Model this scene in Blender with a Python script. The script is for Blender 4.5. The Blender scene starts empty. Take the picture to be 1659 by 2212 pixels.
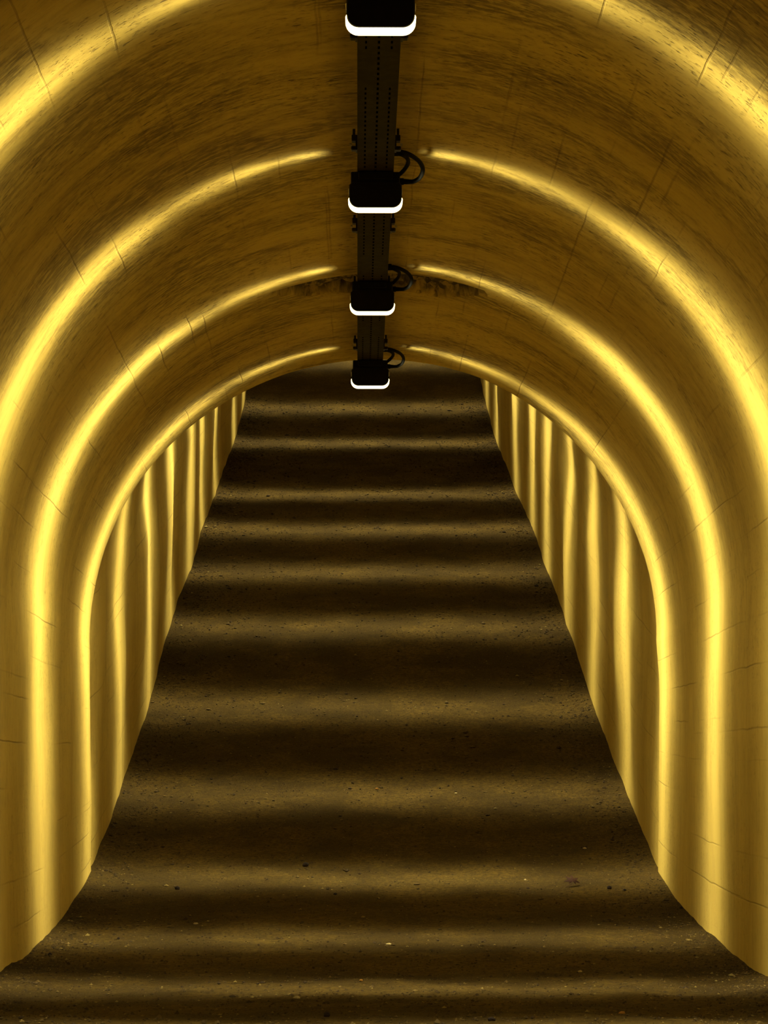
import bpy, math, random
import numpy as np
from mathutils import Vector, noise

random.seed(7)
rng = np.random.default_rng(7)
S = bpy.context.scene
COL = S.collection

# ------------------------------------------------------------------ camera, world, exposure
# axes: x across the tunnel, y along it (away from the camera), z up; camera height is z = 0
F_PX = 5000.0                      # focal length in pixels of the 1659 x 2212 frame
CAM_X, YAW = -0.0915, 0.0114
cam_data = bpy.data.cameras.new('camera')
cam_data.sensor_fit = 'VERTICAL'
cam_data.sensor_height = 36.0
cam_data.lens = F_PX / 2212.0 * 36.0
cam_data.clip_start, cam_data.clip_end = 0.05, 200.0
cam = bpy.data.objects.new('camera', cam_data)
cam.location = (CAM_X, 0.0, 0.0)
cam.rotation_euler = (math.pi / 2, 0.0, -YAW)
COL.objects.link(cam)
S.camera = cam

world = bpy.data.worlds.new('world')
S.world = world
world.use_nodes = True
world.node_tree.nodes['Background'].inputs['Color'].default_value = (0.02, 0.014, 0.004, 1)
world.node_tree.nodes['Background'].inputs['Strength'].default_value = 0.05

vs = S.view_settings
vs.view_transform = 'Standard'
vs.look = 'None'
vs.gamma = 1.0
vs.use_curve_mapping = False
vs.exposure = 0.0
S.cycles.diffuse_bounces = 3
S.cycles.glossy_bounces = 2
S.cycles.max_bounces = 5

LIGHT_COLOUR = (1.0, 0.95, 0.60)
P_SIDE, W_SIDE, T_SIDE = 400.0, 0.16, 0.003     # power, blade half width (sine), soft tail
P_DOWN, W_DOWN, T_DOWN = 880.0, 0.105, 0.002

# ------------------------------------------------------------------ profile of the tunnel
UNIT = 1.5                         # metres per depth unit
ZU = 3.0e-4                        # metres per profile unit
FT = np.array([(-2, 600), (0, 1950), (2, 3310), (4.34, 4900), (5.587, 5830), (6.2, 6150), (6.9, 6390), (7.5, 6480),
               (8.1, 6390), (8.7, 6050), (9.31, 5570), (10.5, 4400), (11.77, 2900), (13.07, 1700), (14.2, 520), (15.55, -600),
               (16.74, -1730), (17.8, -2650), (19.15, -4300), (20.4, -6300), (22, -9000), (25, -14000), (34, -29000)], float)


def catmull(tab, x):
    xs, ys = tab[:, 0], tab[:, 1]
    m = np.gradient(ys, xs)
    x = np.asarray(x, float)
    i = np.clip(np.searchsorted(xs, x) - 1, 0, len(xs) - 2)
    h = xs[i + 1] - xs[i]
    t = (x - xs[i]) / h
    return ((2*t**3 - 3*t**2 + 1) * ys[i] + (t**3 - 2*t**2 + t) * h * m[i]
            + (-2*t**3 + 3*t**2) * ys[i + 1] + (t**3 - t**2) * h * m[i + 1])


def floor_z(y):
    return -ZU * catmull(FT, np.asarray(y) / UNIT)


D_EDGE = 8.15                       # depth where the falling vault ends and the rising one begins
Y_EDGE = D_EDGE * UNIT
SLOPE = 647 * ZU / UNIT            # fall of the near vault


def ceil_near(y):
    return -ZU * (-5160 + 647 * (np.asarray(y) / UNIT - 4.34))


def ceil_far(y):
    return floor_z(y) + 9900 * ZU


R = 1.5
RAIL_X = -0.027
RAIL_DROP = 0.072                  # underside of the tray below the crown


def rail_z(y):
    return float(ceil_near(y)) - RAIL_DROP if y < Y_EDGE else float(ceil_far(y)) - RAIL_DROP


# ------------------------------------------------------------------ small helpers
def link(o, parent=None):
    COL.objects.link(o)
    if parent is not None:
        o.parent = parent
    return o


def mesh_obj(name, verts, faces, mat, parent=None, smooth=False):
    me = bpy.data.meshes.new(name)
    me.from_pydata([tuple(v) for v in verts], [], [tuple(f) for f in faces])
    me.validate()
    if mat:
        me.materials.append(mat)
    if smooth:
        me.polygons.foreach_set('use_smooth', [True] * len(me.polygons))
    me.update()
    return link(bpy.data.objects.new(name, me), parent)


def tag(o, label, cat, group=None):
    o['label'] = label
    o['category'] = cat
    if group:
        o['group'] = group
    return o


def structure(o, label=None, cat=None):
    o['kind'] = 'structure'
    if label:
        o['label'] = label
    if cat:
        o['category'] = cat
    return o


def empty(name, loc, rot=(0, 0, 0)):
    o = bpy.data.objects.new(name, None)
    o.empty_display_size = 0.05
    o.location = loc
    o.rotation_euler = rot
    return link(o)


class MB:
    """collects shapes of one part"""
    def __init__(self):
        self.v, self.f = [], []

    def add(self, v, f):
        n = len(self.v)
        self.v += [tuple(p) for p in v]
        self.f += [tuple(i + n for i in q) for q in f]
        return self

    def box(self, x0, x1, y0, y1, z0, z1, c=0.0):
        """box with chamfered long edges (chamfer c in the x-z profile and at the ends)"""
        if c <= 0:
            v = [(x, y, z) for x in (x0, x1) for y in (y0, y1) for z in (z0, z1)]
            f = [(0, 1, 3, 2), (4, 6, 7, 5), (0, 4, 5, 1), (2, 3, 7, 6), (0, 2, 6, 4), (1, 5, 7, 3)]
            return self.add(v, f)
        prof = [(x0 + c, z0), (x1 - c, z0), (x1, z0 + c), (x1, z1 - c), (x1 - c, z1), (x0 + c, z1), (x0, z1 - c), (x0, z0 + c)]
        cx, cz = (x0 + x1) / 2, (z0 + z1) / 2
        sx, sz = 1 - 2 * c / (x1 - x0), 1 - 2 * c / (z1 - z0)
        small = [(cx + (x - cx) * sx, cz + (z - cz) * sz) for x, z in prof]
        return self.loft([(y0, small), (y0 + c, prof), (y1 - c, prof), (y1, small)])

    def loft(self, rings):
        """rings: list of (y, [(x, z), ...]) closed profiles joined along y, capped"""
        n = len(rings[0][1])
        v, f = [], []
        for y, pr in rings:
            v += [(x, y, z) for x, z in pr]
        for k in range(len(rings) - 1):
            for i in range(n):
                j = (i + 1) % n
                f.append((k*n + i, k*n + j, (k+1)*n + j, (k+1)*n + i))
        f.append(tuple(range(n)))
        f.append(tuple(reversed(range((len(rings)-1)*n, len(rings)*n))))
        return self.add(v, f)

    def tube(self, pts, r, n=10):
        pts = [Vector(p) for p in pts]
        v, f = [], []
        up = Vector((0.13, 0.2, 1)).normalized()
        rs = r if isinstance(r, (list, tuple)) else [r] * len(pts)
        for k, p in enumerate(pts):
            t = (pts[min(k+1, len(pts)-1)] - pts[max(k-1, 0)]).normalized()
            a = (up - t * up.dot(t)).normalized()
            b = t.cross(a)
            up = a
            for i in range(n):
                w = 2 * math.pi * i / n
                v.append(p + (a * math.cos(w) + b * math.sin(w)) * rs[k])
        for k in range(len(pts) - 1):
            for i in range(n):
                j = (i + 1) % n
                f.append((k*n + i, k*n + j, (k+1)*n + j, (k+1)*n + i))
        f.append(tuple(reversed(range(n))))
        f.append(tuple(range((len(pts)-1)*n, len(pts)*n)))
        return self.add(v, f)

    def build(self, name, mat, parent=None, smooth=False):
        return mesh_obj(name, self.v, self.f, mat, parent, smooth)


def spline(pts, n=8):
    """Catmull-Rom through points"""
    p = [Vector(q) for q in pts]
    p = [p[0] * 2 - p[1]] + p + [p[-1] * 2 - p[-2]]
    out = []
    for i in range(1, len(p) - 2):
        for k in range(n):
            t = k / n
            out.append(0.5 * ((2 * p[i]) + (p[i+1] - p[i-1]) * t + (2*p[i-1] - 5*p[i] + 4*p[i+1] - p[i+2]) * t*t
                              + (3*p[i] - p[i-1] - 3*p[i+1] + p[i+2]) * t**3))
    out.append(p[-2])
    return out


# ------------------------------------------------------------------ materials
class NT:
    def __init__(self, name):
        self.m = bpy.data.materials.new(name)
        self.m.use_nodes = True
        self.t = self.m.node_tree
        self.b = self.t.nodes['Principled BSDF']

    def n(self, kind, **kw):
        nd = self.t.nodes.new(kind)
        for k, v in kw.items():
            if isinstance(v, tuple) and k.startswith('in_'):
                pass
            setattr(nd, k, v)
        return nd

    def set(self, sock, v):
        if hasattr(v, 'is_linked') or isinstance(v, bpy.types.NodeSocket):
            self.t.links.new(v, sock)
        else:
            sock.default_value = v

    def math(self, op, a, b=0.0, c=None, clamp=False):
        nd = self.n('ShaderNodeMath', operation=op, use_clamp=clamp)
        self.set(nd.inputs[0], a)
        self.set(nd.inputs[1], b)
        if c is not None:
            self.set(nd.inputs[2], c)
        return nd.outputs[0]

    def noise(self, vec, scale=1.0, detail=4.0, rough=0.55, dist=0.0):
        nd = self.n('ShaderNodeTexNoise')
        self.set(nd.inputs['Vector'], vec)
        nd.inputs['Scale'].default_value = scale
        nd.inputs['Detail'].default_value = detail
        nd.inputs['Roughness'].default_value = rough
        nd.inputs['Distortion'].default_value = dist
        return nd.outputs['Fac']

    def smooth(self, v, lo, hi, a=0.0, b=1.0):
        nd = self.n('ShaderNodeMapRange', interpolation_type='SMOOTHSTEP')
        self.set(nd.inputs['Value'], v)
        nd.inputs['From Min'].default_value = lo
        nd.inputs['From Max'].default_value = hi
        nd.inputs['To Min'].default_value = a
        nd.inputs['To Max'].default_value = b
        return nd.outputs['Result']

    def mix(self, fac, a, b, mode='MIX'):
        nd = self.n('ShaderNodeMix', data_type='RGBA', blend_type=mode)
        self.set(nd.inputs['Factor'], fac)
        self.set(nd.inputs['A'], a if isinstance(a, bpy.types.NodeSocket) else (*a, 1))
        self.set(nd.inputs['B'], b if isinstance(b, bpy.types.NodeSocket) else (*b, 1))
        return nd.outputs['Result']

    def xyz(self, x, y, z=0.0):
        nd = self.n('ShaderNodeCombineXYZ')
        self.set(nd.inputs[0], x)
        self.set(nd.inputs[1], y)
        self.set(nd.inputs[2], z)
        return nd.outputs[0]

    def bump(self, h, strength, dist):
        nd = self.n('ShaderNodeBump')
        self.set(nd.inputs['Height'], h)
        nd.inputs['Strength'].default_value = strength
        nd.inputs['Distance'].default_value = dist
        self.t.links.new(nd.outputs[0], self.b.inputs['Normal'])


U_TOP = 1.6 + math.pi * R / 2      # u coordinate of the crown


def concrete_material():
    k = NT('ochre_concrete')
    uv = k.n('ShaderNodeUVMap', uv_map='surface')
    sep = k.n('ShaderNodeSeparateXYZ')
    k.t.links.new(uv.outputs[0], sep.inputs[0])
    u, v = sep.outputs[0], sep.outputs[1]
    s = lambda a, b, z=0.0: k.xyz(k.math('MULTIPLY', u, a), k.math('MULTIPLY', v, b), z)
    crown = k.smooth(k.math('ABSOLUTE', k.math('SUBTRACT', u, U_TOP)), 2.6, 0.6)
    # broad clouds of discolouration, streaks drawn round the vault, grain
    cloud = k.noise(s(0.55, 0.9), 1.0, 3.0)
    streak = k.noise(s(5.0, 19.0, 3.0), 1.0, 4.0, 0.65)
    streak2 = k.noise(s(13.0, 44.0, 7.0), 1.0, 3.0, 0.65)
    upright = k.noise(s(0.8, 5.5, 13.0), 1.0, 4.0, 0.6)
    patch = k.noise(s(1.1, 2.8, 11.0), 1.0, 4.0, 0.6, 0.6)
    col = k.mix(k.smooth(cloud, 0.3, 0.7), (0.42, 0.285, 0.052), (0.52, 0.365, 0.078))
    col = k.mix(k.smooth(upright, 0.45, 0.75, 0.0, 0.28), col, (0.24, 0.135, 0.018))
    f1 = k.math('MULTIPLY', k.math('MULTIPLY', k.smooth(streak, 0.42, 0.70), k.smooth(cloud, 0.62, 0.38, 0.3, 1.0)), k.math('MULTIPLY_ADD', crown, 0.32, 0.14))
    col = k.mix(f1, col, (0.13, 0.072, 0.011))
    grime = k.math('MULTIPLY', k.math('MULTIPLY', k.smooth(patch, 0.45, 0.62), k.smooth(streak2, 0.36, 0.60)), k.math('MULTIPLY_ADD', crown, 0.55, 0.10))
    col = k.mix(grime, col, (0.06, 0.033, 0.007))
    grit = k.noise(s(24.0, 42.0, 17.0), 1.0, 4.0, 0.75)
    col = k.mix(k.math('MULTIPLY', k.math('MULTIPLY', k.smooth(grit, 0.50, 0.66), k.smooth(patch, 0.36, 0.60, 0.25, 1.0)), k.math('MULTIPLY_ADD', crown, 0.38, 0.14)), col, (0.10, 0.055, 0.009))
    # blow holes, drawn out in the direction of the boards
    pit = k.smooth(k.noise(s(21.0, 70.0, 5.0), 1.0, 2.0, 0.6), 0.59, 0.66)
    pitmask = k.smooth(k.noise(s(1.5, 2.2, 21.0), 1.0, 3.0), 0.40, 0.58)
    pit = k.math('MULTIPLY', pit, pitmask)
    pit2 = k.smooth(k.noise(s(38.0, 85.0, 9.0), 1.0, 2.0, 0.5), 0.62, 0.69)
    pit2 = k.math('MULTIPLY', pit2, k.smooth(k.noise(s(1.0, 2.4, 31.0), 1.0, 3.0), 0.48, 0.62))
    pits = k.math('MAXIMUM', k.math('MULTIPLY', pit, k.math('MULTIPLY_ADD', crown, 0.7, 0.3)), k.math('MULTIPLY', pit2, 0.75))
    col = k.mix(k.math('MULTIPLY', pits, k.smooth(streak, 0.3, 0.65, 0.25, 0.85)), col, (0.05, 0.025, 0.008))
    # board joints: thin lines running along the tunnel, broken off at random
    wob = k.math('MULTIPLY_ADD', k.noise(s(0.4, 3.0, 2.0), 1.0, 3.0), 0.02, -0.01)
    uu = k.math('ADD', u, wob)

    def joints(pitch, off, width, seed):
        fr = k.math('FRACT', k.math('ADD', k.math('DIVIDE', uu, pitch), off))
        d = k.math('MULTIPLY', k.math('ABSOLUTE', k.math('SUBTRACT', fr, 0.5)), pitch)
        line = k.smooth(d, width, width * 0.35)
        cell = k.math('FLOOR', k.math('ADD', k.math('DIVIDE', uu, pitch), off))
        msk = k.smooth(k.noise(k.xyz(k.math('MULTIPLY', cell, 7.3), k.math('MULTIPLY', v, 0.9), seed), 1.0, 2.0), 0.47, 0.66)
        return k.math('MULTIPLY', line, msk)
    j = k.math('MAXIMUM', joints(0.167, 0.1, 0.0045, 1.0), k.math('MULTIPLY', joints(0.61, 0.35, 0.005, 4.0), 0.9))
    j = k.math('MULTIPLY', j, 0.40)
    col = k.mix(j, col, (0.09, 0.045, 0.01))
    # broken, bare concrete where the attribute says it spalled
    at = k.n('ShaderNodeAttribute', attribute_name='spall')
    rub = k.noise(s(16.0, 16.0, 1.0), 1.0, 5.0, 0.7)
    raw = k.mix(k.smooth(rub, 0.45, 0.6), (0.055, 0.032, 0.012), (0.30, 0.20, 0.055))
    col = k.mix(at.outputs['Fac'], col, raw)
    k.t.links.new(col, k.b.inputs['Base Color'])
    k.b.inputs['Roughness'].default_value = 0.72
    k.b.inputs['Specular IOR Level'].default_value = 0.25
    h = k.math('MULTIPLY', streak, 0.4)
    h = k.math('MULTIPLY_ADD', streak2, 0.25, h)
    h = k.math('MULTIPLY_ADD', pits, -0.6, h)
    h = k.math('MULTIPLY_ADD', j, -0.6, h)
    h = k.math('ADD', h, k.math('MULTIPLY', k.math('MULTIPLY', rub, at.outputs['Fac']), 2.5))
    k.bump(h, 0.55, 0.010)
    return k.m


def gravel_floor_material():
    k = NT('compacted_gravel')
    tc = k.n('ShaderNodeTexCoord')
    o = tc.outputs['Object']
    a = k.noise(o, 1.7, 5.0, 0.65)
    b = k.noise(o, 42.0, 6.0, 0.75)
    c = k.noise(o, 140.0, 3.0, 0.6)
    col = k.mix(k.smooth(a, 0.38, 0.62), (0.047, 0.028, 0.0035), (0.094, 0.057, 0.0085))
    col = k.mix(k.smooth(b, 0.40, 0.60), k.mix(0.72, col, (0.03, 0.016, 0.005)), col)
    col = k.mix(k.smooth(c, 0.58, 0.70), col, (0.12, 0.078, 0.02))
    k.t.links.new(col, k.b.inputs['Base Color'])
    k.b.inputs['Roughness'].default_value = 0.95
    k.b.inputs['Specular IOR Level'].default_value = 0.1
    h = k.math('MULTIPLY_ADD', b, 1.0, k.math('MULTIPLY', c, 0.4))
    k.bump(h, 0.9, 0.02)
    return k.m


def pebble_material():
    k = NT('pebbles')
    g = k.n('ShaderNodeNewGeometry')
    r = k.n('ShaderNodeValToRGB')
    el = r.color_ramp.elements
    el[0].position, el[0].color = 0.0, (0.025, 0.013, 0.004, 1)
    el[1].position, el[1].color = 1.0, (0.18, 0.13, 0.035, 1)
    for p, c in ((0.3, (0.035, 0.02, 0.004, 1)), (0.72, (0.062, 0.037, 0.0065, 1)), (0.93, (0.09, 0.056, 0.012, 1))):
        e = el.new(p)
        e.color = c
    k.t.links.new(g.outputs['Random Per Island'], r.inputs[0])
    k.t.links.new(r.outputs[0], k.b.inputs['Base Color'])
    k.b.inputs['Roughness'].default_value = 0.85
    k.b.inputs['Specular IOR Level'].default_value = 0.2
    return k.m


def plain(name, col, rough=0.5, metal=0.0, grain=0.0, gscale=60.0, spec=0.3):
    k = NT(name)
    tc = k.n('ShaderNodeTexCoord')
    nz = k.noise(tc.outputs['Object'], gscale, 3.0)
    dark = tuple(c * (1 - grain) for c in col)
    k.t.links.new(k.mix(k.smooth(nz, 0.35, 0.65), dark, col), k.b.inputs['Base Color'])
    k.b.inputs['Roughness'].default_value = rough
    k.b.inputs['Metallic'].default_value = metal
    k.b.inputs['Specular IOR Level'].default_value = spec
    return k.m


M_CONC = concrete_material()
M_FLOOR = gravel_floor_material()
M_PEB = pebble_material()
M_BLACK = plain('black_painted_metal', (0.008, 0.006, 0.003), 0.6, 0.0, 0.3, 40, 0.1)
M_RUBBER = plain('black_rubber', (0.004, 0.003, 0.001), 0.7, 0.0, 0.2, 90, 0.06)
M_TRAY = plain('dull_galvanised_steel', (0.034, 0.024, 0.003), 0.7, 0.0, 0.35, 25, 0.06)
M_SLOT_SHADE = plain('tray_inner_shade', (0.003, 0.002, 0.001), 0.9, 0, 0, 60, 0.0)  # near-black colour stands for the shade inside the tray
M_CLAMP = plain('dark_clamp_metal', (0.03, 0.024, 0.012), 0.4, 0.6, 0.3, 80)
M_BOLT = plain('zinc_bolt', (0.55, 0.5, 0.38), 0.3, 0.9, 0.2, 80)
M_LEAF = plain('dry_red_brown_leaf', (0.045, 0.011, 0.003), 0.8, 0.0, 0.4, 90)
M_STALK = plain('leaf_stalk', (0.05, 0.016, 0.006), 0.8)
M_STONE_DARK = plain('dark_stone', (0.020, 0.009, 0.004), 0.9, 0.0, 0.4, 70)
M_STONE_PALE = plain('pale_stone', (0.36, 0.28, 0.12), 0.85, 0.0, 0.35, 70)
M_STONE_AMBER = plain('orange_stone', (0.33, 0.15, 0.02), 0.8, 0.0, 0.35, 70)


def lens_material():
    k = NT('glowing_lens')
    k.b.inputs['Base Color'].default_value = (0.9, 0.85, 0.7, 1)
    k.b.inputs['Emission Color'].default_value = (1.0, 0.80, 0.36, 1)
    k.b.inputs['Emission Strength'].default_value = 4.5
    return k.m


M_LENS = lens_material()

# ------------------------------------------------------------------ tunnel shell
def axis_steps(*segs):
    out = []
    for a, b, st in segs:
        n = max(1, int(round((b - a) / st)))
        out += list(np.linspace(a, b, n, endpoint=False))
    out.append(segs[-1][1])
    return np.array(out)


def relief(u, y):
    """hand-finished concrete: slow swells, in metres outwards"""
    a = noise.noise(Vector((u * 0.7, y * 0.8, 1.7))) * 0.018
    b = noise.noise(Vector((u * 1.1, y * 2.3, 8.1))) * 0.012
    c = noise.noise(Vector((u * 3.0, y * 7.0, 4.2))) * 0.0022
    return a + b + c


def spall_at(phi, y):
    """crescent broken out of the crown behind the third lamp: 0..1"""
    d = y / UNIT
    w = 0.335 + 0.03 * noise.noise(Vector((y * 6, 0, 3)))
    if abs(phi) > w:
        return 0.0
    lo = 6.875 + 0.012 * noise.noise(Vector((phi * 14, 0, 0)))
    hi = 6.875 + (0.215 + 0.08 * noise.noise(Vector((phi * 9, 2, 0)))) * math.sqrt(max(0, 1 - (phi / w) ** 2))
    return 1.0 if lo < d < hi else 0.0


def shell(name, ys, us, zc, spall=False, smooth=True, rag=False, out=0.0):
    """sheet over rows ys and section coordinates us; u runs up the left wall, over the crown, down the right wall"""
    nu, ny = len(us), len(ys)
    V = np.zeros((ny, nu, 3))
    A = np.zeros((ny, nu))
    cz = zc(ys) - R
    fz = floor_z(ys) - 0.30
    for i, y in enumerate(ys):
        for j, u in enumerate(us):
            if u < 1.6 or u > U_TOP * 2 - 1.6:
                s = -1 if u < 1.6 else 1
                t = (u / 1.6) if s < 0 else (U_TOP * 2 - u) / 1.6
                z = fz[i] + (cz[i] - fz[i]) * t
                dx, dz, px, pz = s, 0.0, s * R, z
                uu = s * 10 + z
                r = relief(uu, y) * (1.0 + 1.3 * (out > 0)) * (0.25 + 0.75 * min(1.0, max(0.0, t - 0.15) * 3))
                # fade into the vault so that the sheets meet
                k = min(1.0, (1 - t) * 6)
                r = r * k + relief(u, y) * (1 - k) + out
            else:
                phi = (u - U_TOP) / R
                dx, dz = math.sin(phi), math.cos(phi)
                px, pz = R * dx, cz[i] + R * dz
                r = relief(u, y) + out
                if spall:
                    sp = spall_at(phi, y)
                    if sp:
                        A[i, j] = sp
                        r += 0.035 + 0.045 * abs(noise.noise(Vector((u * 11, y * 13, 0)))) + 0.02 * noise.noise(Vector((u * 31, y * 33, 5)))
            yy = y
            if rag and i == ny - 1:
                yy = y + 0.02 * noise.noise(Vector((u * 5, 0, 9))) + 0.012 * noise.noise(Vector((u * 17, 0, 2)))
            V[i, j] = (px + dx * r, yy, pz + dz * r)
    faces = []
    for i in range(ny - 1):
        for j in range(nu - 1):
            a = i * nu + j
            faces.append((a, a + nu, a + nu + 1, a + 1))
    o = mesh_obj(name, V.reshape(-1, 3), faces, M_CONC, None, smooth)
    me = o.data
    uvl = me.uv_layers.new(name='surface')
    UU = np.repeat(us[None, :], ny, 0).reshape(-1)
    # lines of equal height keep running along the walls
    VV = np.repeat(ys[:, None], nu, 1).reshape(-1)
    idx = np.zeros(len(me.loops), int)
    me.loops.foreach_get('vertex_index', idx)
    uvl.data.foreach_set('uv', np.stack([UU[idx], VV[idx]], 1).reshape(-1).astype(np.float32))
    at = me.attributes.new('spall', 'FLOAT', 'POINT')
    at.data.foreach_set('value', A.reshape(-1).astype(np.float32))
    return structure(o)


Y_START, Y_END = 0.2, 33.0
ys_near = axis_steps((Y_START, 6.0, 0.12), (6.0, 10.4, 0.06), (10.4, 11.0, 0.02), (11.0, Y_EDGE, 0.05))
ys_far = axis_steps((Y_EDGE - 0.08, 16.0, 0.06), (16.0, Y_END, 0.12))
u_left = np.linspace(0, 1.6, 26)
u_arc = np.concatenate([np.linspace(1.6, U_TOP - 0.6, 46, endpoint=False), np.linspace(U_TOP - 0.6, U_TOP + 0.6, 60, endpoint=False),
                        np.linspace(U_TOP + 0.6, 2 * U_TOP - 1.6, 47)])
u_right = np.linspace(2 * U_TOP - 1.6, 2 * U_TOP, 26)
ceiling = shell('ceiling', ys_near, u_arc, ceil_near, spall=True, rag=True)
ceiling_rise = shell('ceiling_rise', ys_far, np.linspace(1.6, 2 * U_TOP - 1.6, 52), ceil_far, out=0.014)
wall_left = shell('wall_left', ys_near, u_left, ceil_near, rag=True)
wall_right = shell('wall_right', ys_near, u_right, ceil_near, rag=True)
wall_left_rise = shell('wall_left_rise', ys_far, u_left, ceil_far, out=0.014)
wall_right_rise = shell('wall_right_rise', ys_far, u_right, ceil_far, out=0.014)

# end face of the near vault where the higher, rising vault begins
ev, ef = [], []
n0 = len(u_arc)
me = ceiling.data
last = len(me.vertices) - n0
for j in range(n0):
    p = me.vertices[last + j].co
    phi = (u_arc[j] - U_TOP) / R
    ev.append(tuple(p))
    ev.append((p.x + math.sin(phi) * 0.4, p.y + 0.02, p.z + math.cos(phi) * 0.4))
for j in range(n0 - 1):
    ef.append((2*j, 2*j + 1, 2*j + 3, 2*j + 2))
trim = structure(mesh_obj('trim_1', ev, ef, M_CONC))
uvl = trim.data.uv_layers.new(name='surface')
for lp in trim.data.loops:
    uvl.data[lp.index].uv = (u_arc[lp.vertex_index // 2], Y_EDGE + 0.2 * (lp.vertex_index % 2))

# ------------------------------------------------------------------ floor
def ground_h(x, y):
    e = max(0.0, abs(x) - 1.2) / 0.3
    return (float(floor_z(y)) + 0.013 * noise.noise(Vector((x * 0.9, y * 0.7, 0))) + 0.012 * noise.noise(Vector((x * 2.7, y * 2.3, 3)))
            + 0.005 * noise.noise(Vector((x * 8, y * 8, 6))) + 0.012 * e * e)


xs = np.linspace(-1.56, 1.56, 64)
ysf = axis_steps((Y_START, 7.5, 0.12), (7.5, 16.0, 0.045), (16.0, Y_END, 0.1))
fv = [(x, y, ground_h(x, y) + 0.003 * noise.noise(Vector((x * 23, y * 23, 1)))) for y in ysf for x in xs]
nx = len(xs)
ff = [(i*nx + j, i*nx + j + 1, (i+1)*nx + j + 1, (i+1)*nx + j) for i in range(len(ysf) - 1) for j in range(nx - 1)]
floor = structure(mesh_obj('floor', fv, ff, M_FLOOR, None, True))

# loose grit too fine to count
N = 60000
d_ = 3.2 + 16.3 * rng.random(N) ** 1.7
gx = rng.uniform(-1.49, 1.49, N)
edge = rng.random(N) < 0.30
gx[edge] = np.sign(gx[edge]) * (1.5 - np.abs(rng.normal(0, 0.16, edge.sum())) - 0.01)
gx = np.clip(gx, -1.49, 1.49)
gy = d_ * UNIT
size = np.clip(np.exp(rng.normal(math.log(0.0031), 0.45, N)), 0.002, 0.014) * (0.7 + 0.07 * d_)
octa = np.array([(1, 0, 0), (0, 1, 0), (-1, 0, 0), (0, -1, 0), (0, 0, 0.8), (0, 0, -0.6)], float)
ofc = np.array([(0, 1, 4), (1, 2, 4), (2, 3, 4), (3, 0, 4), (1, 0, 5), (2, 1, 5), (3, 2, 5), (0, 3, 5)])
gz = np.array([ground_h(a, b) for a, b in zip(gx, gy)])
ang = rng.uniform(0, 6.283, N)
pv = octa[None] * (1 + rng.uniform(-0.35, 0.35, (N, 6, 3)))
ca, sa = np.cos(ang)[:, None], np.sin(ang)[:, None]
px = (pv[..., 0] * ca - pv[..., 1] * sa) * size[:, None] + gx[:, None]
py = (pv[..., 0] * sa + pv[..., 1] * ca) * size[:, None] + gy[:, None]
pz = pv[..., 2] * size[:, None] * 0.75 + gz[:, None] + size[:, None] * 0.25
gverts = np.stack([px, py, pz], -1).reshape(-1, 3)
gfaces = (ofc[None] + (np.arange(N) * 6)[:, None, None]).reshape(-1, 3)
gm = bpy.data.meshes.new('gravel')
gm.from_pydata(gverts.tolist(), [], gfaces.tolist())
gm.materials.append(M_PEB)
gravel = link(bpy.data.objects.new('gravel', gm))
gravel['kind'] = 'stuff'
gravel['label'] = 'fine loose brown gravel strewn over the tunnel floor'
gravel['category'] = 'gravel'

# ------------------------------------------------------------------ cable tray along the crown
def along(y):
    return rail_z(y)


def make_tray(y0, y1, label, holes=True):
    root = empty('cable_tray', (RAIL_X, y0, along(y0)))
    tag(root, label, 'cable tray')
    hw, H, t = 0.0625, 0.048, 0.003
    P = lambda x, y, z: (x, y - y0, z + along(y) - along(y0))
    pitch = 0.05
    n = int((y1 - y0) / pitch)
    # underside: a sheet with punched slots in three rows
    xb = [-hw, -0.042, -0.036, -0.0035, 0.0035, 0.036, 0.042, hw]
    fr = [0.0, 0.25, 0.75] if holes else [0.0]
    vy = [y0 + (i + f) * pitch for i in range(n) for f in fr] + [y0 + n * pitch]
    vv = [P(x, y, 0.0) for y in vy for x in xb]
    m = len(xb)
    fc = []
    for i in range(len(vy) - 1):
        run = (i // 3) % 26
        for j in range(m - 1):
            slot = holes and i % 3 == 1 and (j == 3 or (j in (1, 5) and run < 19))
            if not slot:
                fc.append((i*m + j, i*m + j + 1, (i+1)*m + j + 1, (i+1)*m + j))
    mesh_obj('channel_base', vv, fc, M_TRAY, root)
    stops = list(np.linspace(y0, y0 + n * pitch, 40 if y0 > Y_EDGE else 2))
    for s in (-1, 1):
        b = MB()
        # side wall with a rolled lip at its foot and head
        prof = [(s * hw, -0.0015), (s * (hw + t), -0.0015), (s * (hw + t), H), (s * (hw - 0.012), H), (s * (hw - 0.012), H - t), (s * hw, H - t)]
        v = [P(x, y, z) for y in stops for x, z in prof]
        k = len(prof)
        f = [(i*k + a, i*k + (a+1) % k, (i+1)*k + (a+1) % k, (i+1)*k + a) for i in range(len(stops)-1) for a in range(k)]
        f += [tuple(range(k)), tuple((len(stops)-1)*k + a for a in reversed(range(k)))]
        b.add(v, f).build('side_flange', M_TRAY, root)
    b = MB()
    v = [P(x, y, 0.012) for y in stops for x in (-hw + 0.004, hw - 0.004)]
    b.add(v, [(2*i, 2*i + 1, 2*i + 3, 2*i + 2) for i in range(len(stops) - 1)])
    b.build('slot_shade_sheet', M_SLOT_SHADE, root)  # dark sheet added above the slots as the tray's inner shade
    return root, P


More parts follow.
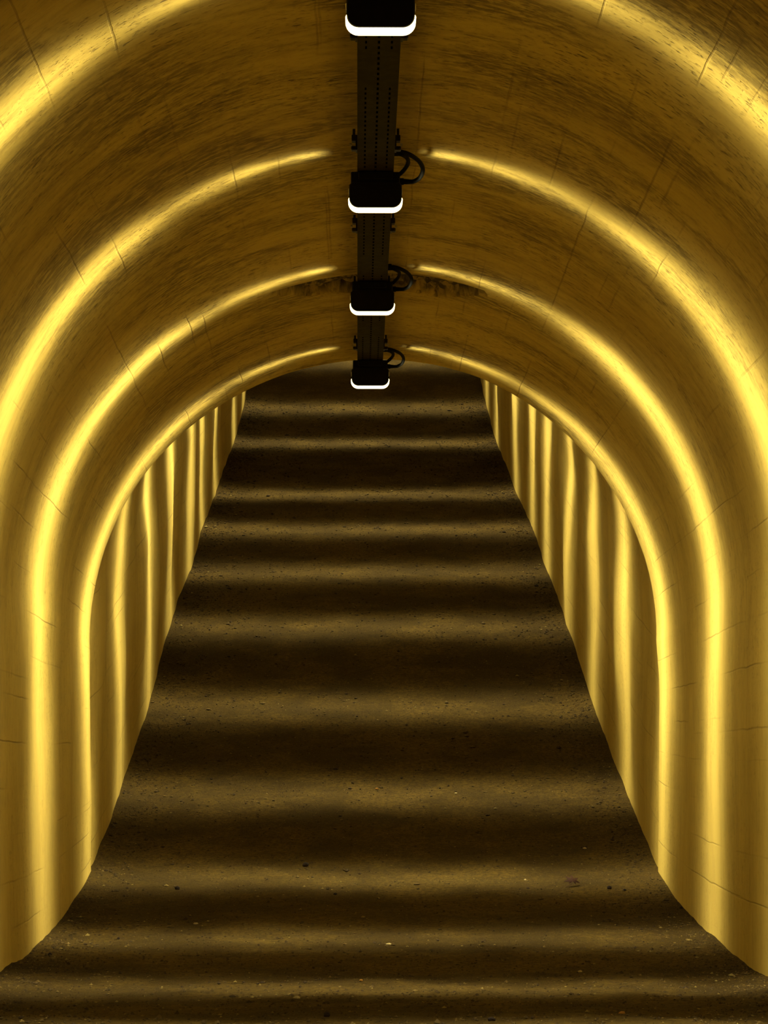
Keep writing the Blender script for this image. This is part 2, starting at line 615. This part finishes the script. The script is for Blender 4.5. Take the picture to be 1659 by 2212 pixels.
tray, TP = make_tray(2.2, Y_EDGE - 0.05, 'long perforated dull steel cable tray running under the vault crown, carrying the lamps')
tilt = -math.atan(SLOPE)
for d in (3.08, 3.86, 4.63, 5.41, 6.167, 6.95, 7.74):
    y = d * UNIT
    for s in (-1, 1):
        b = MB()
        x0 = 0.0655
        b.box(x0, x0 + 0.006, -0.02, 0.02, -0.004, 0.05, 0.001)
        b.box(x0 + 0.004, x0 + 0.020, -0.016, 0.016, 0.030, 0.052, 0.002)
        b.box(x0 + 0.004, x0 + 0.022, -0.014, 0.014, -0.002, 0.012, 0.003)
        b.tube([(x0 + 0.012, 0, 0.045), (x0 + 0.012, 0, 0.095)], 0.005, 8)
        if s < 0:
            b.v = [(-x, yy, z) for x, yy, z in b.v]
            b.f = [tuple(reversed(q)) for q in b.f]
        o = b.build('bracket', M_CLAMP, tray)
        o.location = TP(0, y, 0)
        o.rotation_euler = (tilt, 0, 0)
        q = MB().tube([(s * (x0 + 0.019), 0, 0.020), (s * (x0 + 0.027), 0, 0.020)], 0.0065, 6)
        q.build('bolt', M_BOLT, o)
tray_far, _ = make_tray(Y_EDGE + 0.5, 32.0, 'cable tray continuing on the rising vault beyond the last visible lamp', holes=False)

# ------------------------------------------------------------------ lamps
def blade_light(name, power, width, tail, side=0, wide=0.02, lean=0.0):
    """a lens that throws a thin fan of light across the tunnel: intensity falls off away from the y = 0 plane"""
    l = bpy.data.lights.new(name, 'POINT')
    l.energy = power
    l.color = LIGHT_COLOUR
    l.shadow_soft_size = 0.018
    l.use_nodes = True
    t = l.node_tree
    em = t.nodes['Emission']
    tc = t.nodes.new('ShaderNodeTexCoord')
    sp = t.nodes.new('ShaderNodeSeparateXYZ')
    t.links.new(tc.outputs['Normal'], sp.inputs[0])

    def mt(op, a, b=None):
        nd = t.nodes.new('ShaderNodeMath')
        nd.operation = op
        for i, q in enumerate((a, b)):
            if q is None:
                continue
            if isinstance(q, bpy.types.NodeSocket):
                t.links.new(q, nd.inputs[i])
            else:
                nd.inputs[i].default_value = q
        return nd.outputs[0]
    off = mt('ADD', sp.outputs[1], mt('MULTIPLY', sp.outputs[2], lean))   # lean: the fan tips forward towards the floor
    q = mt('DIVIDE', off, width)
    g = mt('EXPONENT', mt('MULTIPLY', mt('MULTIPLY', q, q), -1.0))
    qw = mt('DIVIDE', off, width * 2.4)
    gw = mt('EXPONENT', mt('MULTIPLY', mt('MULTIPLY', qw, qw), -1.0))
    g = mt('ADD', mt('MULTIPLY', g, 1 - wide), mt('ADD', mt('MULTIPLY', gw, wide), tail))
    def ramp(v, a, b, c, d):
        nd = t.nodes.new('ShaderNodeMapRange')
        nd.interpolation_type = 'SMOOTHSTEP'
        for i, q in enumerate((a, b, c, d)):
            nd.inputs[i + 1].default_value = q
        t.links.new(v, nd.inputs['Value'])
        return nd.outputs['Result']
    if not side:                   # the floor lens looks down
        g = mt('MULTIPLY', g, ramp(mt('MULTIPLY', sp.outputs[2], -1.0), 0.5, 0.95, 0.0, 1.0))
    if side:                       # the cheek of the lens looks outwards and down; little leaves it upwards
        g = mt('MULTIPLY', g, ramp(mt('MULTIPLY', sp.outputs[0], side), 0.1, 0.7, 0.0, 1.0))
        down = mt('MAXIMUM', mt('MULTIPLY', sp.outputs[2], -1.0), 0.0)
        up = ramp(sp.outputs[2], 0.0, 0.6, 0.10, 0.02)
        g = mt('MULTIPLY', g, mt('ADD', mt('ADD', ramp(down, 0.0, 0.42, 0.0, 0.8), ramp(down, 0.3, 0.7, 0.0, 0.6)), up))
        g = mt('MULTIPLY', g, ramp(down, 0.70, 0.93, 1.0, 0.32))
    t.links.new(g, em.inputs['Strength'])
    return l


FANS = [[blade_light('left_blade', P_SIDE * q, W_SIDE, T_SIDE, -1, 0.11, k), blade_light('right_blade', P_SIDE * q, W_SIDE, T_SIDE, 1, 0.11, k),
         blade_light('down_blade', P_DOWN, W_DOWN, T_DOWN, 0, 0.02, k)] for k, q in ((0.09, 1.0), (0.0, 0.66))]


def u_profile(hw, zt, zb, r, n=7):
    """left tip, down round the corner, along the bottom, up to the right tip"""
    p = [(-hw, zt)]
    for k in range(n + 1):
        a = math.pi + (math.pi / 2) * k / n
        p.append((-hw + r + r * math.cos(a), zb + r + r * math.sin(a)))
    for k in range(n + 1):
        a = 1.5 * math.pi + (math.pi / 2) * k / n
        p.append((hw - r + r * math.cos(a), zb + r + r * math.sin(a)))
    p.append((hw, zt))
    return p


def make_lamp():
    root = empty('tunnel_lamp', (0, 0, 0))
    # mounting block with a shoulder
    b = MB().box(-0.089, 0.089, -0.055, 0.010, -0.046, -0.001, 0.004)
    b.box(-0.062, 0.062, -0.064, -0.050, -0.030, -0.002, 0.003)
    b.build('mounting_block', M_BLACK, root)
    # housing: shoulder, straight sides, rounded lower corners
    hw, zt, zb, r = 0.0955, -0.052, -0.136, 0.034
    body = [(-0.086, -0.041), (-hw, zt)] + u_profile(hw, -0.07, zb, r) + [(hw, zt), (0.086, -0.041)]
    cx, cz = 0, (zt + zb) / 2
    sm = [(x * 0.965, cz + (z - cz) * 0.95) for x, z in body]
    h = MB().loft([(-0.062, sm), (-0.057, body), (-0.009, body), (-0.005, sm)])
    h.build('housing', M_BLACK, root)
    # bright metal strip added on either cheek to stand for a glint
    for s in (-1, 1):
        MB().box(s * 0.0955 - 0.0022, s * 0.0955 + 0.0022, -0.050, -0.015, -0.080, -0.062, 0.001).build('glint_strip', M_BOLT, root)
    # U-shaped lens let into the lower edge
    tip = -0.101
    inner = u_profile(hw - 0.004, tip, zb + 0.004, r - 0.004)
    outer = u_profile(hw + 0.003, tip - 0.004, zb - 0.006, r + 0.003)
    outer[0] = (-(hw + 0.0005), tip + 0.002)
    outer[-1] = (hw + 0.0005, tip + 0.002)
    m = len(inner)
    v, f = [], []
    for y in (-0.058, -0.008):
        v += [(x, y, z) for x, z in inner] + [(x, y, z) for x, z in outer]
    A, B, C_, D_ = 0, m, 2*m, 3*m
    for i in range(m - 1):
        f += [(B+i, B+i+1, A+i+1, A+i), (C_+i, C_+i+1, D_+i+1, D_+i), (B+i, D_+i, D_+i+1, B+i+1), (A+i, A+i+1, C_+i+1, C_+i)]
    f += [(A, C_, D_, B), (A+m-1, B+m-1, D_+m-1, C_+m-1)]
    MB().add(v, f).build('lens', M_LENS, root)
    # gland on the right cheek and the two cable loops coming from the tray
    g = MB().tube([(0.085, -0.012, -0.026), (0.103, -0.012, -0.026)], 0.0125, 10)
    g.tube([(0.101, -0.012, -0.026), (0.126, -0.013, -0.027)], [0.0105, 0.0085], 10)
    g.build('cable_gland', M_RUBBER, root)
    outer_loop = spline([(0.060, -0.245, 0.018), (0.090, -0.235, 0.020), (0.122, -0.205, 0.018), (0.155, -0.140, 0.014), (0.171, -0.075, 0.003),
                         (0.163, -0.030, -0.014), (0.142, -0.014, -0.025), (0.124, -0.013, -0.027)], 7)
    inner_loop = spline([(0.060, -0.240, 0.014), (0.090, -0.232, 0.012), (0.112, -0.190, 0.010), (0.116, -0.130, 0.008), (0.104, -0.070, 0.002),
                         (0.085, -0.030, -0.006), (0.066, -0.020, -0.012)], 7)
    MB().tube(outer_loop, 0.0082, 10).build('cable', M_RUBBER, root, True)
    MB().tube(inner_loop, 0.0075, 10).build('cable', M_RUBBER, root, True)
    e = MB().tube([(0.058, -0.243, 0.017), (0.080, -0.240, 0.018)], 0.0145, 10)
    e.build('cable_gland', M_RUBBER, root)
    return root


def copy_tree(o, parent=None):
    c = o.copy()
    link(c)
    c.parent = parent
    for ch in o.children:
        copy_tree(ch, c)
    return c


LAMPS = [(3.10, None), (4.34, 'black box lamp cut off by the top edge of the photo, glowing U-shaped lens below'),
         (5.62, 'second lamp from the top, black box with glowing U lens and cable loops'),
         (6.775, 'third black lamp from the top, hanging before the broken strip of vault'),
         (7.95, 'lowest and smallest visible black lamp, hanging before the dark far floor')]
HIDDEN = [9.25, 10.5, 11.77, 13.07, 14.2, 15.55, 17.8, 19.15, 20.62, 21.9]
BEHIND = 'black U-lens tunnel lamp out of sight on the crown of the vault'
proto = make_lamp()
first = True
for d, lab in LAMPS + [(d, None) for d in HIDDEN]:
    y = d * UNIT
    o = proto if first else copy_tree(proto)
    first = False
    z = along(y)
    o.location = (RAIL_X, y, z - 0.002)
    sl = (along(y + 0.1) - along(y - 0.1)) / 0.2 if abs(y - Y_EDGE) > 0.2 else -SLOPE
    o.rotation_euler = (math.atan(sl), 0, 0)
    tag(o, lab or BEHIND, 'lamp', 'tunnel lamps hanging from the cable tray' if lab else 'tunnel lamps out of sight')
    for ld, off in zip(FANS[0 if y < Y_EDGE else 1], ((-0.132, -0.03, -0.115), (0.132, -0.03, -0.115), (0, -0.03, -0.172))):
        lo = bpy.data.objects.new(ld.name, ld)
        lo.location = (RAIL_X + off[0], y + off[1], z + off[2])
        link(lo)

# ------------------------------------------------------------------ things lying on the floor
def on_floor(px, py):
    """floor point seen at a photo position, found by marching along the sight line"""
    a, b = (px - 829.5) / F_PX, -(py - 1106) / F_PX
    c, s = math.cos(YAW), math.sin(YAW)
    for y in np.arange(6.0, 30.0, 0.01):
        x = CAM_X + y * (a * c + s) / (c - a * s)
        if b * y < ground_h(x, y):
            return x, float(y), ground_h(x, y)
    return 0, 10, 0


def make_stone(name, label, cat, px, py, w, mat, h=0.6, seed=0, group=None):
    x, y, z = on_floor(px, py)
    r = w / 2
    rr = random.Random(seed)
    v, f = [], []
    n, m = 9, 5
    ang0 = rr.random() * 6
    for k in range(m):
        t = math.pi * (0.12 + 0.76 * k / (m - 1))
        for i in range(n):
            a = 2 * math.pi * i / n + ang0
            q = 1 + 0.28 * noise.noise(Vector((math.cos(a) * 1.4 + seed, math.sin(a) * 1.4, math.cos(t) * 1.4)))
            v.append((r * q * math.sin(t) * math.cos(a), r * 0.75 * q * math.sin(t) * math.sin(a), r * h * (math.cos(t) * q + 0.75)))
    for k in range(m - 1):
        for i in range(n):
            j = (i + 1) % n
            f.append((k*n + i, (k+1)*n + i, (k+1)*n + j, k*n + j))
    f += [tuple(range(n)), tuple(reversed(range((m-1)*n, m*n)))]
    o = mesh_obj(name, v, f, mat)
    o.location = (x, y, z - 0.001)
    return tag(o, label, cat, group)


G = 'single stones on the gravel'
make_stone('stone', 'dark stone right of the leaf, at the edge of the shadow band', 'stone', 1316, 1922, 0.026, M_STONE_DARK, 0.8, 1, G)
make_stone('stone', 'small dark stone farther right of the leaf, near the right wall', 'stone', 1349, 1926, 0.018, M_STONE_DARK, 0.7, 2, G)
make_stone('stone', 'dark stone on the lit band near the left wall, left of the floor centre', 'stone', 383, 1921, 0.028, M_STONE_DARK, 0.8, 3, G)
make_stone('stone', 'dark lump in the broad shadow band left of the floor centre', 'stone', 660, 1872, 0.034, M_STONE_DARK, 0.8, 4, G)
make_stone('stone', 'dark pebble at the upper rim of a shadow band, floor centre', 'stone', 724, 1933, 0.020, M_STONE_DARK, 0.7, 5, G)
make_stone('stone', 'dark stone at the bottom edge of the photo, left of the floor centre', 'stone', 706, 2196, 0.022, M_STONE_DARK, 0.9, 6, G)
make_stone('stone', 'dark flat stone at the bottom edge of the photo, right of the floor centre', 'stone', 1062, 2206, 0.024, M_STONE_DARK, 0.6, 7, G)
make_stone('stone', 'dark pebble on the lit gravel beside the left wall foot', 'stone', 256, 2028, 0.014, M_STONE_DARK, 0.9, 8, G)
make_stone('stone', 'dark pebble right at the left wall corner, at the edge of the lit band', 'stone', 108, 2062, 0.020, M_STONE_DARK, 0.7, 9, G)
make_stone('stone', 'pale stone on the lit band nearer the left wall', 'stone', 423, 1996, 0.022, M_STONE_PALE, 0.5, 10, G)
make_stone('stone', 'pale flat stone on the lowest lit band, left of the floor centre', 'stone', 641, 2157, 0.026, M_STONE_PALE, 0.45, 11, G)
make_stone('stone', 'pale long chip on the lit band at the floor centre', 'stone', 840, 2041, 0.028, M_STONE_PALE, 0.35, 12, G)
make_stone('stone', 'pale stone in the dark band toward the lower right', 'stone', 1253, 2102, 0.018, M_STONE_PALE, 0.6, 13, G)
make_stone('stone', 'pale pebble left of the leaf', 'stone', 1135, 1903, 0.016, M_STONE_PALE, 0.5, 14, G)
make_stone('stone', 'dull pale stone in the broad shadow band above the leaf', 'stone', 1263, 1835, 0.022, M_STONE_PALE, 0.5, 15, G)
make_stone('stone', 'orange pebble on the far lit band right of the floor axis', 'stone', 814, 1706, 0.020, M_STONE_AMBER, 0.6, 16, G)
make_stone('stone', 'orange pebble in the shadow band low in the floor centre', 'stone', 780, 2119, 0.014, M_STONE_AMBER, 0.6, 17, G)
make_stone('stone', 'amber stone at the bottom edge toward the right wall', 'stone', 1344, 2193, 0.022, M_STONE_AMBER, 0.6, 18, G)
make_stone('stone', 'pale stone on the right of the shadow band above the mid floor', 'stone', 985, 1716, 0.018, M_STONE_PALE, 0.6, 19, G)


def make_leaf():
    x, y, z = on_floor(1235, 1917)
    root = empty('dry_leaf', (x, y, z + 0.020), (0.75, 0.1, 0.15))
    tag(root, 'dry red-brown lobed leaf lying curled on the gravel near the right wall', 'leaf')
    lobes = [(-2.45, 0.55), (-2.05, 0.35), (-1.62, 0.82), (-1.2, 0.42), (-0.78, 0.95), (-0.36, 0.40), (0.0, 1.0),
             (0.36, 0.40), (0.78, 0.95), (1.2, 0.42), (1.62, 0.82), (2.05, 0.35), (2.45, 0.55)]
    sc = 0.055
    rim = []
    for a, r in lobes:
        if r > 0.5:
            rim += [(a - 0.12, r * 0.78), (a, r), (a + 0.12, r * 0.78)]
        else:
            rim.append((a, r))
    rim.append((math.pi, 0.12))

    def pt(a, r):
        lx, ly = math.sin(a) * r * sc, math.cos(a) * r * sc
        q = (lx * lx + ly * ly) / (sc * sc)
        return lx, ly * 0.8, 0.020 * (1 - q) + 0.010 * math.cos(a * 1.0 + 0.4) * q
    top = [pt(0, 0)] + [pt(a, r * 0.5) for a, r in rim] + [pt(a, r) for a, r in rim]
    n = len(rim)
    f = []
    for i in range(n):
        j = (i + 1) % n
        f += [(0, 1 + j, 1 + i), (1 + i, 1 + j, 1 + n + j, 1 + n + i)]
    k = len(top)
    bot = [(a, b, c - 0.0012) for a, b, c in top]
    fb = [tuple(reversed([q + k for q in t])) for t in f]
    side = [(1 + n + i, 1 + n + (i+1) % n, k + 1 + n + (i+1) % n, k + 1 + n + i) for i in range(n)]
    mesh_obj('leaf_blade', top + bot, f + fb + side, M_LEAF, root)
    MB().tube(spline([(0, 0, 0.02), (-0.006, -0.02, 0.016), (-0.020, -0.03, 0.010), (-0.036, -0.034, 0.006)], 5), 0.0014, 6).build('stalk', M_STALK, root)


make_leaf()
